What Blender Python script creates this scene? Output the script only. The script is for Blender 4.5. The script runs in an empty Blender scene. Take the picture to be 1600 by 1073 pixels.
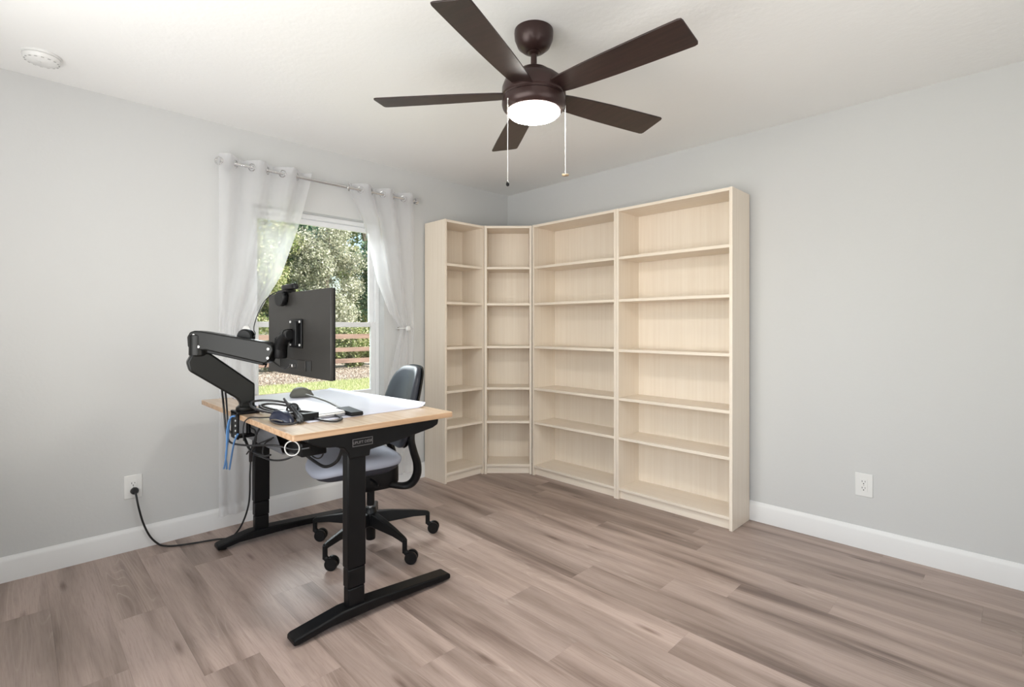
import bpy, bmesh, math, random
import numpy as np
from mathutils import Vector, Matrix, Euler
random.seed(7)
rng = np.random.default_rng(11)
S = bpy.context.scene
COL = S.collection
PI = math.pi

# ------------------------------------------------------------------ camera
cd = bpy.data.cameras.new('camera')
cam = bpy.data.objects.new('camera', cd)
COL.objects.link(cam)
cam.location = (3.365, -3.270, 1.2)
cam.rotation_euler = (PI/2, 0, math.radians(45.3))
cd.sensor_width = 36.0
cd.lens = 788/1600*36
cd.shift_y = -26.5/1600
cd.clip_start = 0.02
S.camera = cam

# ------------------------------------------------------------------ view, world, lights
S.view_settings.view_transform = 'Standard'
S.view_settings.look = 'None'
S.view_settings.gamma = 1
S.view_settings.use_curve_mapping = False
S.view_settings.exposure = 0.30

W = bpy.data.worlds.new('sky')
S.world = W
W.use_nodes = True
wn = W.node_tree
bg = wn.nodes['Background']
sky = wn.nodes.new('ShaderNodeTexSky')
sky.sky_type = 'NISHITA'
sky.sun_disc = False
sky.sun_elevation = math.radians(48)
sky.sun_rotation = math.radians(60)
sky.air_density = 1.2
sky.dust_density = 2.0
wn.links.new(sky.outputs[0], bg.inputs[0])
bg.inputs[1].default_value = 0.26

def lamp(name, kind, loc, direction, energy, color=(1, 1, 1), size=None, size_y=None):
    l = bpy.data.lights.new(name, kind)
    l.energy = energy
    l.color = color
    if kind == 'AREA':
        l.shape = 'RECTANGLE'
        l.size, l.size_y = size, size_y
    o = bpy.data.objects.new(name, l)
    COL.objects.link(o)
    o.location = loc
    o.rotation_euler = Vector(direction).to_track_quat('-Z', 'Z').to_euler()
    return o

sun = lamp('sun', 'SUN', (6, 4, 9), (-.62, -.34, -.72), 6.8, (1, .95, .86))
sun.data.angle = math.radians(1.0)
# added fill lamps just inside the unseen windows behind the photographer
lamp('rear_fill_lamp', 'AREA', (2.2, -3.93, 1.32), (0, 1, 0.6), 58, (1, .985, .96), 2.6, 1.7)
lamp('side_fill_lamp', 'AREA', (4.03, -1.9, 1.25), (-1, 0, 0.6), 12, (1, .985, .96), 1.5, 1.4)
# added area lamp above the view, strengthening sky light at the desk window
lamp('sky_fill_lamp', 'AREA', (-1.5, -1.75, 3.3), (1.45, 0, -1.75), 360, (.95, .98, 1), 2.6, 1.8)

# ------------------------------------------------------------------ materials
def mat(name, color=(.8, .8, .8), rough=.5, metal=0.0, spec=.5, alpha=1.0, emit=None, strength=0.0, coat=0.0, bump=None):
    m = bpy.data.materials.new(name)
    m.use_nodes = True
    b = m.node_tree.nodes['Principled BSDF']
    b.inputs['Base Color'].default_value = (*color, 1)
    b.inputs['Roughness'].default_value = rough
    b.inputs['Metallic'].default_value = metal
    b.inputs['Specular IOR Level'].default_value = spec
    b.inputs['Alpha'].default_value = alpha
    b.inputs['Coat Weight'].default_value = coat
    if emit:
        b.inputs['Emission Color'].default_value = (*emit, 1)
        b.inputs['Emission Strength'].default_value = strength
    if bump:
        sc, st, dist = bump
        add_bump(m, sc, st, dist)
    return m

def N(m, t, **kw):
    n = m.node_tree.nodes.new(t)
    for k, v in kw.items():
        setattr(n, k, v)
    return n

def Lk(m, a, b): m.node_tree.links.new(a, b)

def add_bump(m, scale, strength, dist, detail=4):
    tc = N(m, 'ShaderNodeTexCoord')
    nz = N(m, 'ShaderNodeTexNoise')
    nz.inputs['Scale'].default_value = scale
    nz.inputs['Detail'].default_value = detail
    bp = N(m, 'ShaderNodeBump')
    bp.inputs['Strength'].default_value = strength
    bp.inputs['Distance'].default_value = dist
    Lk(m, tc.outputs['Object'], nz.inputs['Vector'])
    Lk(m, nz.outputs['Fac'], bp.inputs['Height'])
    Lk(m, bp.outputs[0], m.node_tree.nodes['Principled BSDF'].inputs['Normal'])

def speckle(m, c1, c2, scale, stretch=(1, 1, 1), detail=5, lo=.35, hi=.65):
    """base colour mottled between c1 and c2"""
    tc = N(m, 'ShaderNodeTexCoord'); mp = N(m, 'ShaderNodeMapping')
    mp.inputs['Scale'].default_value = stretch
    nz = N(m, 'ShaderNodeTexNoise'); nz.inputs['Scale'].default_value = scale; nz.inputs['Detail'].default_value = detail
    cr = N(m, 'ShaderNodeValToRGB')
    cr.color_ramp.elements[0].position = lo; cr.color_ramp.elements[0].color = (*c1, 1)
    cr.color_ramp.elements[1].position = hi; cr.color_ramp.elements[1].color = (*c2, 1)
    Lk(m, tc.outputs['Object'], mp.inputs[0]); Lk(m, mp.outputs[0], nz.inputs['Vector'])
    Lk(m, nz.outputs['Fac'], cr.inputs[0])
    Lk(m, cr.outputs[0], m.node_tree.nodes['Principled BSDF'].inputs['Base Color'])
    return m

M = {}
M['wall'] = mat('wall_paint', (.618, .622, .620), .85, bump=(55, .12, .004))
M['ceiling'] = mat('ceiling_paint', (.86, .86, .85), .9, bump=(38, .22, .005))
M['trim'] = mat('trim_paint', (.80, .80, .80), .45)
M['vinyl'] = mat('window_vinyl', (.84, .85, .86), .4)
M['subfloor'] = mat('subfloor', (.08, .06, .05), .9)
M['plastic_white'] = mat('white_plastic', (.78, .78, .77), .35)
M['hole'] = mat('socket_hole', (.02, .02, .02), .6)
M['black_metal'] = mat('black_powder_coat', (.003, .003, .0035), .42, spec=.22, bump=(420, .15, .0006))
M['black_plastic'] = mat('black_plastic', (.0045, .0045, .005), .42, spec=.25)
M['arm_metal'] = mat('arm_graphite', (.007, .007, .0065), .36, spec=.3)
M['monitor'] = mat('monitor_shell', (.024, .022, .020), .42, spec=.35)
M['screen'] = mat('screen_glass', (.01, .01, .012), .15)
M['grey_plastic'] = mat('grey_plastic', (.10, .10, .085), .5)
M['silver'] = mat('brushed_silver', (.55, .54, .53), .3, 1.0)
M['chrome'] = mat('chrome', (.66, .66, .66), .24, .85)
M['screw'] = mat('bright_screw', (.85, .85, .84), .35, .3)
M['cable'] = mat('cable_rubber', (.010, .010, .011), .45)
M['cable_grey'] = mat('cable_grey', (.022, .020, .021), .4)
M['cable_blue'] = mat('cable_blue', (.09, .22, .46), .45)
M['cable_white'] = mat('cable_white', (.75, .75, .73), .45)
M['navy'] = mat('navy_plastic', (.012, .016, .035), .3)
M['paper'] = mat('paper_white', (.86, .86, .88), .55)
M['mat_sheet'] = mat('desk_mat', (.64, .64, .73), .30, coat=.25)  # pale tone takes in the window glare on the desk
M['seat_fabric'] = mat('seat_fabric', (.40, .42, .50), .80, bump=(300, .3, .001))  # pale colour carries the window light that falls on the seat
M['back_leather'] = mat('back_leather', (.030, .033, .043), .42, spec=.35, bump=(140, .15, .001))
M['fan_bronze'] = mat('fan_bronze', (.040, .020, .018), .33, .35)
M['blade'] = speckle(mat('fan_blade', (.045, .022, .018), .40, spec=.5), (.014, .006, .0055), (.027, .012, .0105), 6, (1, 14, 1))
M['lens'] = mat('lamp_lens', (1, 1, 1), .4, emit=(1, .97, .90), strength=85)
M['brass'] = mat('aged_brass', (.55, .42, .28), .3, 1.0)
M['tray'] = mat('tray_grey', (.12, .12, .13), .5)
M['bark'] = speckle(mat('bark', rough=.9), (.10, .08, .06), (.22, .19, .15), 9, (1, 1, .3))
M['fence_wood'] = speckle(mat('fence_wood', rough=.85), (.17, .105, .08), (.31, .205, .16), 5, (1, .15, 1))

def leaf_mat(name, cols):
    m = mat(name, cols[0], .55)
    g = N(m, 'ShaderNodeNewGeometry'); cr = N(m, 'ShaderNodeValToRGB')
    cr.color_ramp.interpolation = 'LINEAR'
    e = cr.color_ramp.elements
    e[0].color = (*cols[0], 1); e[1].color = (*cols[-1], 1)
    for i in range(1, len(cols)-1):
        k = e.new(i/(len(cols)-1)); k.color = (*cols[i], 1)
    Lk(m, g.outputs['Random Per Island'], cr.inputs[0])
    b = m.node_tree.nodes['Principled BSDF']
    Lk(m, cr.outputs[0], b.inputs['Base Color'])
    tr = N(m, 'ShaderNodeBsdfTranslucent'); mx = N(m, 'ShaderNodeMixShader'); mx.inputs[0].default_value = .35
    Lk(m, cr.outputs[0], tr.inputs[0])
    out = m.node_tree.nodes['Material Output']
    Lk(m, b.outputs[0], mx.inputs[1]); Lk(m, tr.outputs[0], mx.inputs[2]); Lk(m, mx.outputs[0], out.inputs[0])
    return m
M['leaf_olive'] = leaf_mat('leaf_olive', [(.12, .18, .06), (.30, .37, .13), (.52, .52, .27), (.74, .70, .50)])  # pale leaf, grass, litter and dirt colours carry the overexposed haze
M['leaf_grey'] = leaf_mat('leaf_grey', [(.16, .19, .12), (.38, .40, .27), (.66, .64, .52), (.80, .77, .66)])
M['leaf_dark'] = leaf_mat('leaf_dark', [(.05, .11, .07), (.10, .20, .12), (.20, .31, .18), (.44, .49, .32)])
M['grass_blade'] = leaf_mat('grass_blade', [(.30, .38, .12), (.48, .53, .22), (.68, .68, .38), (.74, .66, .48)])
M['litter'] = leaf_mat('litter', [(.22, .16, .12), (.42, .33, .26), (.62, .53, .44), (.78, .70, .60)])
M['lawn'] = speckle(mat('lawn', rough=.95), (.24, .30, .09), (.44, .42, .20), 4.5, detail=10)
M['dirt'] = speckle(mat('dirt', rough=.95), (.30, .24, .19), (.62, .54, .46), 6, detail=10)

# floor planks: grain along X, each plank shifted by its own random offset
def plank_mat():
    m = mat('vinyl_plank', rough=.40, spec=.45)
    b = m.node_tree.nodes['Principled BSDF']
    tc = N(m, 'ShaderNodeTexCoord'); oi = N(m, 'ShaderNodeObjectInfo')
    vm = N(m, 'ShaderNodeVectorMath', operation='SCALE'); vm.inputs['Scale'].default_value = 37
    cmb = N(m, 'ShaderNodeCombineXYZ')
    Lk(m, oi.outputs['Random'], cmb.inputs[0]); Lk(m, oi.outputs['Random'], cmb.inputs[1])
    Lk(m, cmb.outputs[0], vm.inputs[0])
    ad = N(m, 'ShaderNodeVectorMath', operation='ADD')
    Lk(m, tc.outputs['Object'], ad.inputs[0]); Lk(m, vm.outputs[0], ad.inputs[1])
    def noise(scale, sx, sy, detail=6, dist=0.0, rough=.55):
        mp = N(m, 'ShaderNodeMapping'); mp.inputs['Scale'].default_value = (sx, sy, 1)
        n = N(m, 'ShaderNodeTexNoise'); n.inputs['Scale'].default_value = scale
        n.inputs['Detail'].default_value = detail; n.inputs['Distortion'].default_value = dist
        n.inputs['Roughness'].default_value = rough
        Lk(m, ad.outputs[0], mp.inputs[0]); Lk(m, mp.outputs[0], n.inputs['Vector'])
        return n.outputs['Fac']
    streak = noise(1.0, .75, 8.5, 4, .35)          # broad dark streaks
    fine = noise(1.0, 7, 170, 5, .2, .7)        # fine pores
    # cathedral grain: bands of a stretched noise field
    field = noise(1.0, .62, 6.5, 1.5, .10)
    mul = N(m, 'ShaderNodeMath', operation='MULTIPLY'); mul.inputs[1].default_value = 150
    sn = N(m, 'ShaderNodeMath', operation='SINE')
    Lk(m, field, mul.inputs[0]); Lk(m, mul.outputs[0], sn.inputs[0])
    # knots
    mp = N(m, 'ShaderNodeMapping'); mp.inputs['Scale'].default_value = (1.7, 8.5, 1)
    vo = N(m, 'ShaderNodeTexVoronoi'); vo.inputs['Scale'].default_value = 1.0
    Lk(m, ad.outputs[0], mp.inputs[0]); Lk(m, mp.outputs[0], vo.inputs['Vector'])
    kn = N(m, 'ShaderNodeMapRange'); kn.inputs['From Min'].default_value = .02; kn.inputs['From Max'].default_value = .13
    kn.inputs['To Min'].default_value = 1; kn.inputs['To Max'].default_value = 0
    wob = N(m, 'ShaderNodeMath', operation='MULTIPLY_ADD'); wob.inputs[1].default_value = .22
    off = N(m, 'ShaderNodeMath', operation='SUBTRACT'); off.inputs[1].default_value = .11
    Lk(m, fine, wob.inputs[0]); Lk(m, vo.outputs['Distance'], wob.inputs[2]); Lk(m, wob.outputs[0], off.inputs[0])
    Lk(m, off.outputs[0], kn.inputs['Value'])
    cr = N(m, 'ShaderNodeValToRGB')
    e = cr.color_ramp.elements
    e[0].position = .30; e[0].color = (.165, .112, .092, 1)
    e[1].position = .60; e[1].color = (.450, .340, .292, 1)
    k = e.new(.44); k.color = (.325, .240, .200, 1)
    Lk(m, streak, cr.inputs[0])
    def mix(fac_out, amt, a, col, mode='MULTIPLY'):
        mx = N(m, 'ShaderNodeMix', data_type='RGBA', blend_type=mode)
        mm = N(m, 'ShaderNodeMath', operation='MULTIPLY'); mm.inputs[1].default_value = amt; mm.use_clamp = True
        Lk(m, fac_out, mm.inputs[0]); Lk(m, mm.outputs[0], mx.inputs['Factor'])
        Lk(m, a, mx.inputs['A']); mx.inputs['B'].default_value = (*col, 1)
        return mx.outputs['Result']
    fr = N(m, 'ShaderNodeMapRange'); fr.inputs['From Min'].default_value = .50; fr.inputs['From Max'].default_value = .72
    Lk(m, fine, fr.inputs['Value'])
    c = mix(fr.outputs[0], .55, cr.outputs[0], (.62, .55, .50))
    sr = N(m, 'ShaderNodeMapRange'); sr.inputs['From Min'].default_value = .3; sr.inputs['From Max'].default_value = 1
    Lk(m, sn.outputs[0], sr.inputs['Value'])
    c = mix(sr.outputs[0], .12, c, (.70, .64, .60))
    # limed highlights following the same rings, only in patches
    lr = N(m, 'ShaderNodeMapRange'); lr.inputs['From Min'].default_value = -.80; lr.inputs['From Max'].default_value = -1
    Lk(m, sn.outputs[0], lr.inputs['Value'])
    patch = noise(1.0, 1.3, 6.0, 2, .3)
    pr = N(m, 'ShaderNodeMapRange'); pr.inputs['From Min'].default_value = .52; pr.inputs['From Max'].default_value = .66
    Lk(m, patch, pr.inputs['Value'])
    pm = N(m, 'ShaderNodeMath', operation='MULTIPLY'); Lk(m, lr.outputs[0], pm.inputs[0]); Lk(m, pr.outputs[0], pm.inputs[1])
    c = mix(pm.outputs[0], .30, c, (.60, .50, .43), 'MIX')
    c = mix(kn.outputs[0], .85, c, (.36, .29, .26))
    # per plank tone
    hv = N(m, 'ShaderNodeHueSaturation')
    vr = N(m, 'ShaderNodeMapRange'); vr.inputs['To Min'].default_value = .88; vr.inputs['To Max'].default_value = 1.08
    Lk(m, oi.outputs['Random'], vr.inputs['Value']); Lk(m, vr.outputs[0], hv.inputs['Value'])
    hv.inputs['Saturation'].default_value = .92
    Lk(m, c, hv.inputs['Color']); Lk(m, hv.outputs[0], b.inputs['Base Color'])
    bp = N(m, 'ShaderNodeBump'); bp.inputs['Strength'].default_value = .12; bp.inputs['Distance'].default_value = .001
    Lk(m, fine, bp.inputs['Height']); Lk(m, bp.outputs[0], b.inputs['Normal'])
    return m
M['plank'] = plank_mat()

def veneer(name, base, dark, axis, rough=.45, contrast=1.0):
    m = mat(name, base, rough)
    tc = N(m, 'ShaderNodeTexCoord'); mp = N(m, 'ShaderNodeMapping')
    s = [1.6, 1.6, 1.6]
    for i in range(3):
        if i != axis: s[i] = 60
    mp.inputs['Scale'].default_value = s
    nz = N(m, 'ShaderNodeTexNoise'); nz.inputs['Scale'].default_value = 1; nz.inputs['Detail'].default_value = 5
    cr = N(m, 'ShaderNodeValToRGB')
    e = cr.color_ramp.elements
    e[0].position = .5 - .22/contrast; e[0].color = (*dark, 1)
    e[1].position = .5 + .16/contrast; e[1].color = (*base, 1)
    Lk(m, tc.outputs['Object'], mp.inputs[0]); Lk(m, mp.outputs[0], nz.inputs['Vector']); Lk(m, nz.outputs['Fac'], cr.inputs[0])
    Lk(m, cr.outputs[0], m.node_tree.nodes['Principled BSDF'].inputs['Base Color'])
    return m
BIR, BID = (.87, .775, .66), (.82, .715, .595)
M['birch_v'] = veneer('birch_upright', BIR, BID, 2)
M['birch_h'] = veneer('birch_flat', BIR, BID, 0)
M['bamboo'] = veneer('bamboo_top_glare', (.60, .455, .325), (.49, .35, .235), 0, .24)  # top lightened and desaturated for window glare
M['bamboo_edge'] = veneer('bamboo_edge', (.52, .34, .21), (.37, .22, .12), 1, .4, 1.3)

# sheer cloth: woven voile, mostly open weave
def sheer():
    m = bpy.data.materials.new('sheer_voile'); m.use_nodes = True
    nt = m.node_tree; nt.nodes.clear()
    out = N(m, 'ShaderNodeOutputMaterial'); mx = N(m, 'ShaderNodeMixShader')
    tp = N(m, 'ShaderNodeBsdfTransparent')
    df = N(m, 'ShaderNodeBsdfDiffuse'); df.inputs[0].default_value = (.85, .85, .87, 1)
    tl = N(m, 'ShaderNodeBsdfTranslucent'); tl.inputs[0].default_value = (.85, .85, .87, 1)
    m2 = N(m, 'ShaderNodeMixShader'); m2.inputs[0].default_value = .5
    Lk(m, df.outputs[0], m2.inputs[1]); Lk(m, tl.outputs[0], m2.inputs[2])
    lw = N(m, 'ShaderNodeLayerWeight'); lw.inputs[0].default_value = .35
    mr = N(m, 'ShaderNodeMapRange'); mr.inputs['To Min'].default_value = .44; mr.inputs['To Max'].default_value = .85
    Lk(m, lw.outputs['Facing'], mr.inputs['Value'])
    Lk(m, mr.outputs[0], mx.inputs[0]); Lk(m, tp.outputs[0], mx.inputs[1]); Lk(m, m2.outputs[0], mx.inputs[2])
    Lk(m, mx.outputs[0], out.inputs[0])
    return m
M['sheer'] = sheer()

def pane_glass():
    m = bpy.data.materials.new('pane_glass'); m.use_nodes = True
    nt = m.node_tree; nt.nodes.clear()
    out = N(m, 'ShaderNodeOutputMaterial'); mx = N(m, 'ShaderNodeMixShader')
    tp = N(m, 'ShaderNodeBsdfTransparent'); tp.inputs[0].default_value = (.96, .98, .97, 1)
    gl = N(m, 'ShaderNodeBsdfGlossy'); gl.inputs['Roughness'].default_value = .02
    fr = N(m, 'ShaderNodeFresnel'); fr.inputs[0].default_value = 1.35
    Lk(m, fr.outputs[0], mx.inputs[0]); Lk(m, tp.outputs[0], mx.inputs[1]); Lk(m, gl.outputs[0], mx.inputs[2])
    Lk(m, mx.outputs[0], out.inputs[0])
    return m
M['glass'] = pane_glass()

# ------------------------------------------------------------------ geometry helpers
class G:
    """collects primitives; build() links them as one mesh object"""
    def __init__(s): s.v = []; s.f = []
    def add(s, vs, fs):
        n = len(s.v); s.v += [tuple(map(float, p)) for p in vs]; s.f += [tuple(i+n for i in f) for f in fs]; return s
    def box(s, x0, x1, y0, y1, z0, z1):
        vs = [(x, y, z) for z in (z0, z1) for y in (y0, y1) for x in (x0, x1)]
        return s.add(vs, [(0, 2, 3, 1), (4, 5, 7, 6), (0, 1, 5, 4), (1, 3, 7, 5), (3, 2, 6, 7), (2, 0, 4, 6)])
    def obox(s, c, size, mat3):
        vs = []
        for z in (-.5, .5):
            for y in (-.5, .5):
                for x in (-.5, .5):
                    vs.append(Vector(c) + mat3 @ Vector((x*size[0], y*size[1], z*size[2])))
        return s.add(vs, [(0, 2, 3, 1), (4, 5, 7, 6), (0, 1, 5, 4), (1, 3, 7, 5), (3, 2, 6, 7), (2, 0, 4, 6)])
    def prism(s, poly, a, b, axis='x'):
        """poly: 2d outline, extruded along axis from a to b"""
        def P(p, t):
            return {'x': (t, p[0], p[1]), 'y': (p[0], t, p[1]), 'z': (p[0], p[1], t)}[axis]
        n = len(poly)
        vs = [P(p, a) for p in poly] + [P(p, b) for p in poly]
        fs = [tuple(range(n))[::-1], tuple(range(n, 2*n))] + [(i, (i+1) % n, n+(i+1) % n, n+i) for i in range(n)]
        return s.add(vs, fs)
    def lathe(s, prof, c=(0, 0, 0), n=32, mat3=None):
        """prof: list of (r, z) from one end to the other"""
        vs = []; fs = []
        m3 = mat3 or Matrix.Identity(3)
        for r, z in prof:
            for k in range(n):
                a = 2*PI*k/n
                vs.append(Vector(c) + m3 @ Vector((r*math.cos(a), r*math.sin(a), z)))
        for i in range(len(prof)-1):
            for k in range(n):
                fs.append((i*n+k, i*n+(k+1) % n, (i+1)*n+(k+1) % n, (i+1)*n+k))
        if prof[0][0] > 1e-6: fs.append(tuple(range(n))[::-1])
        if prof[-1][0] > 1e-6: fs.append(tuple((len(prof)-1)*n+k for k in range(n)))
        return s.add(vs, fs)
    def cyl(s, p, q, r, n=20, r2=None):
        p, q = Vector(p), Vector(q); d = q-p
        m3 = d.to_track_quat('Z', 'X').to_matrix()
        return s.lathe([(r, 0), (r if r2 is None else r2, d.length)], p, n, m3)
    def tube(s, pts, r, n=8, smooth=6, flat=None, closed=False):
        """swept tube through control points (Catmull-Rom); r may be a list; flat=(a,b,up) gives an elliptic section"""
        P = [Vector(p) for p in pts]
        rr = list(r) if isinstance(r, (list, tuple)) else [r]*len(P)
        if smooth and len(P) > 2:
            Q = []; RR = []; m = len(P)
            rngi = range(m if closed else m-1)
            for i in rngi:
                if closed: a, b, c, d = P[i-1], P[i], P[(i+1) % m], P[(i+2) % m]
                else: a, b, c, d = P[max(i-1, 0)], P[i], P[i+1], P[min(i+2, m-1)]
                for k in range(smooth):
                    t = k/smooth
                    Q.append(.5*((2*b)+(c-a)*t+(2*a-5*b+4*c-d)*t*t+(3*b-a-3*c+d)*t**3))
                    RR.append(rr[i]*(1-t)+rr[(i+1) % m]*t)
            if not closed: Q.append(P[-1]); RR.append(rr[-1])
            P, rr = Q, RR
        up = Vector(flat[2]) if flat else None
        vs = []; fs = []; last = None; m = len(P)
        for i, p in enumerate(P):
            if closed: t = (P[(i+1) % m]-P[i-1]).normalized()
            else: t = (P[min(i+1, m-1)]-P[max(i-1, 0)]).normalized()
            if up is not None: u = (up - t*up.dot(t)).normalized()
            elif last is None:
                u = t.orthogonal().normalized()
            else:
                u = last - t*last.dot(t)
                u = u.normalized() if u.length > 1e-6 else t.orthogonal().normalized()
            last = u; w = t.cross(u)
            for k in range(n):
                a = 2*PI*k/n
                if flat: vs.append(p + u*math.cos(a)*flat[0]*rr[i] + w*math.sin(a)*flat[1]*rr[i])
                else: vs.append(p + (u*math.cos(a)+w*math.sin(a))*rr[i])
        for i in range(m if closed else m-1):
            j = (i+1) % m
            for k in range(n):
                fs.append((i*n+k, i*n+(k+1) % n, j*n+(k+1) % n, j*n+k))
        if not closed:
            fs.append(tuple(range(n))[::-1]); fs.append(tuple((m-1)*n+k for k in range(n)))
        return s.add(vs, fs)
    def torus(s, c, R, r, axis=(0, 0, 1), n=24, k=8):
        m3 = Vector(axis).to_track_quat('Z', 'X').to_matrix()
        pts = [Vector(c)+m3 @ Vector((R*math.cos(2*PI*i/n), R*math.sin(2*PI*i/n), 0)) for i in range(n)]
        return s.tube(pts, r, k, 0, closed=True)
    def pad(s, w, d, prof, e=4.0, n=48):
        """superellipse slab: prof = (inset, z) rings bottom to top, outline w x d"""
        vs = []; fs = []
        for ins, z in prof:
            for k in range(n):
                a = 2*PI*k/n; ca, sa = math.cos(a), math.sin(a)
                x = math.copysign(abs(ca)**(2/e), ca)*(w/2-ins); y = math.copysign(abs(sa)**(2/e), sa)*(d/2-ins)
                vs.append((x, y, z))
        for i in range(len(prof)-1):
            for k in range(n):
                fs.append((i*n+k, i*n+(k+1) % n, (i+1)*n+(k+1) % n, (i+1)*n+k))
        # caps as rings collapsing to the centre so they can be bent
        for end, i0, flip in ((prof[0], 0, True), (prof[-1], (len(prof)-1)*n, False)):
            prev = i0
            for q in (.66, .33):
                st = len(vs)
                for k in range(n):
                    x, y, z = vs[i0+k]; vs.append((x*q, y*q, z))
                for k in range(n):
                    f = (prev+k, prev+(k+1) % n, st+(k+1) % n, st+k)
                    fs.append(f[::-1] if flip else f)
                prev = st
            vs.append((0, 0, end[1])); c = len(vs)-1
            for k in range(n):
                f = (prev+k, prev+(k+1) % n, c); fs.append(f[::-1] if flip else f)
        return s.add(vs, fs)
    def map(s, fn): s.v = [tuple(fn(*p)) for p in s.v]; return s
    def build(s, name, m, parent=None, local=False, smooth=40, bevel=0, seg=2, subsurf=0):
        me = bpy.data.meshes.new(name)
        vs = s.v
        if parent is not None and not local:
            inv = world_of(parent).inverted(); vs = [inv @ Vector(p) for p in s.v]
        me.from_pydata(vs, [], s.f)
        bm = bmesh.new(); bm.from_mesh(me); bmesh.ops.recalc_face_normals(bm, faces=bm.faces); bm.to_mesh(me); bm.free()
        if smooth:
            me.shade_smooth(); me.set_sharp_from_angle(angle=math.radians(smooth))
        me.materials.append(M[m] if isinstance(m, str) else m)
        o = bpy.data.objects.new(name, me); COL.objects.link(o)
        if parent is not None: o.parent = parent
        if bevel:
            b = o.modifiers.new('bevel', 'BEVEL'); b.width = bevel; b.segments = seg; b.limit_method = 'ANGLE'; b.angle_limit = math.radians(35)
            b.harden_normals = False
        if subsurf:
            b = o.modifiers.new('sub', 'SUBSURF'); b.levels = subsurf; b.render_levels = subsurf
        return o

def world_of(o):
    m = Matrix.LocRotScale(o.location, o.rotation_euler, None)
    return (world_of(o.parent) @ m) if o.parent else m

def tag(o, label=None, cat=None, group=None, kind=None):
    if label: o['label'] = label
    if cat: o['category'] = cat
    if group: o['group'] = group
    if kind: o['kind'] = kind
    return o

def thing(name, label, cat, loc=(0, 0, 0), rz=0, group=None):
    o = bpy.data.objects.new(name, None); COL.objects.link(o)
    o.empty_display_size = .1
    o.location = loc; o.rotation_euler = (0, 0, rz)
    return tag(o, label, cat, group)

# ------------------------------------------------------------------ room shell
H = 2.41; XR = 4.1; YB = -4.0; T = .14
WY0, WY1, WZ0, WZ1 = -2.215, -1.290, .655, 1.969      # desk window opening

fl = tag(G().box(-.02, XR+.02, YB-.02, .02, -.16, -.008).build('floor', 'subfloor', smooth=0), kind='structure')
# planks
PW, PL, GAP = .178, 1.2285, .00010
known = {0: 3.037-PL*2, 1: .793, 2: 2.138, 3: 2.795, 4: 2.445, 5: .975, 7: 2.447, 8: 1.77, 9: 2.172, 11: 1.875,
         13: .448, 14: 1.391, 15: .775, 17: .455}
row = -1; 
for r in range(-1, 23):
    y1 = min(-.132 - PW*r, -.001); y0 = max(-.132 - PW*(r+1), YB)
    if y1 <= YB+.01: continue
    x = known.get(r, random.uniform(0, PL)) % PL - PL
    while x < XR:
        a, b = max(x, 0.001), min(x+PL, XR)
        if b-a > .02:
            g = G(); c = .0003
            A = (a+GAP, b-GAP, y0+GAP, y1-GAP)
            def ring(i, z): return [(A[0]+i, A[2]+i, z), (A[1]-i, A[2]+i, z), (A[1]-i, A[3]-i, z), (A[0]+i, A[3]-i, z)]
            vs = ring(0, -.008) + ring(0, -c*.8) + ring(c, 0)
            fs = [(3, 2, 1, 0), (8, 9, 10, 11)]
            for q in (0, 4):
                for k in range(4): fs.append((q+k, q+(k+1) % 4, q+4+(k+1) % 4, q+4+k))
            g.add(vs, fs).build('plank', 'plank', fl, smooth=0)
        x += PL

tag(G().box(-.02, XR+.02, YB-.02, .02, H, H+.15).build('ceiling', 'ceiling', smooth=0), kind='structure')
g = G()
g.box(-T, 0, YB-T, WY0, -.16, H+.15).box(-T, 0, WY1, T, -.16, H+.15).box(-T, 0, WY0, WY1, -.16, WZ0).box(-T, 0, WY0, WY1, WZ1, H+.15)
tag(g.build('wall_left', 'wall', smooth=0), kind='structure')
tag(G().box(0, XR+T, 0, T, -.16, H+.15).build('wall_right', 'wall', smooth=0), kind='structure')
# walls behind the photographer with unseen windows added to let light in
g = G(); a, b, c, d = .85, 3.55, .42, 2.22
g.box(0, a, YB-T, YB, -.16, H+.15).box(b, XR+T, YB-T, YB, -.16, H+.15).box(a, b, YB-T, YB, -.16, c).box(a, b, YB-T, YB, d, H+.15)
tag(g.build('wall_back', 'wall', smooth=0), kind='structure')
g = G(); a2, b2, c2, d2 = -2.7, -1.1, .5, 2.0
g.box(XR, XR+T, YB, a2, -.16, H+.15).box(XR, XR+T, b2, 0, -.16, H+.15).box(XR, XR+T, a2, b2, -.16, c2).box(XR, XR+T, a2, b2, d2, H+.15)
tag(g.build('wall_near', 'wall', smooth=0), kind='structure')

def simple_window(name, box, axis):
    x0, x1, z0, z1, at = box
    w = bpy.data.objects.new(name, None); COL.objects.link(w); w['kind'] = 'structure'
    def B(u0, u1, z0_, z1_, d0=-.05, d1=.0):
        return (u0, u1, at+d0, at+d1, z0_, z1_) if axis == 'y' else (at+d0, at+d1, u0, u1, z0_, z1_)
    g = G(); f = .06
    for q in ((x0, x0+f, z0, z1), (x1-f, x1, z0, z1), (x0+f, x1-f, z0, z0+f), (x0+f, x1-f, z1-f, z1), ((x0+x1)/2-.03, (x0+x1)/2+.03, z0+f, z1-f)):
        g.box(*B(*q))
    g.build('frame', 'vinyl', w, smooth=0)
    G().box(*B(x0+f, (x0+x1)/2-.03, z0+f, z1-f, -.03, -.026)).build('pane', 'glass', w, smooth=0)
    G().box(*B((x0+x1)/2+.03, x1-f, z0+f, z1-f, -.03, -.026)).build('pane', 'glass', w, smooth=0)
simple_window('unseen_window_2', (a, b, c, d, YB-.06), 'y')
simple_window('unseen_window_3', (a2, b2, c2, d2, XR+.11), 'x')

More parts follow.
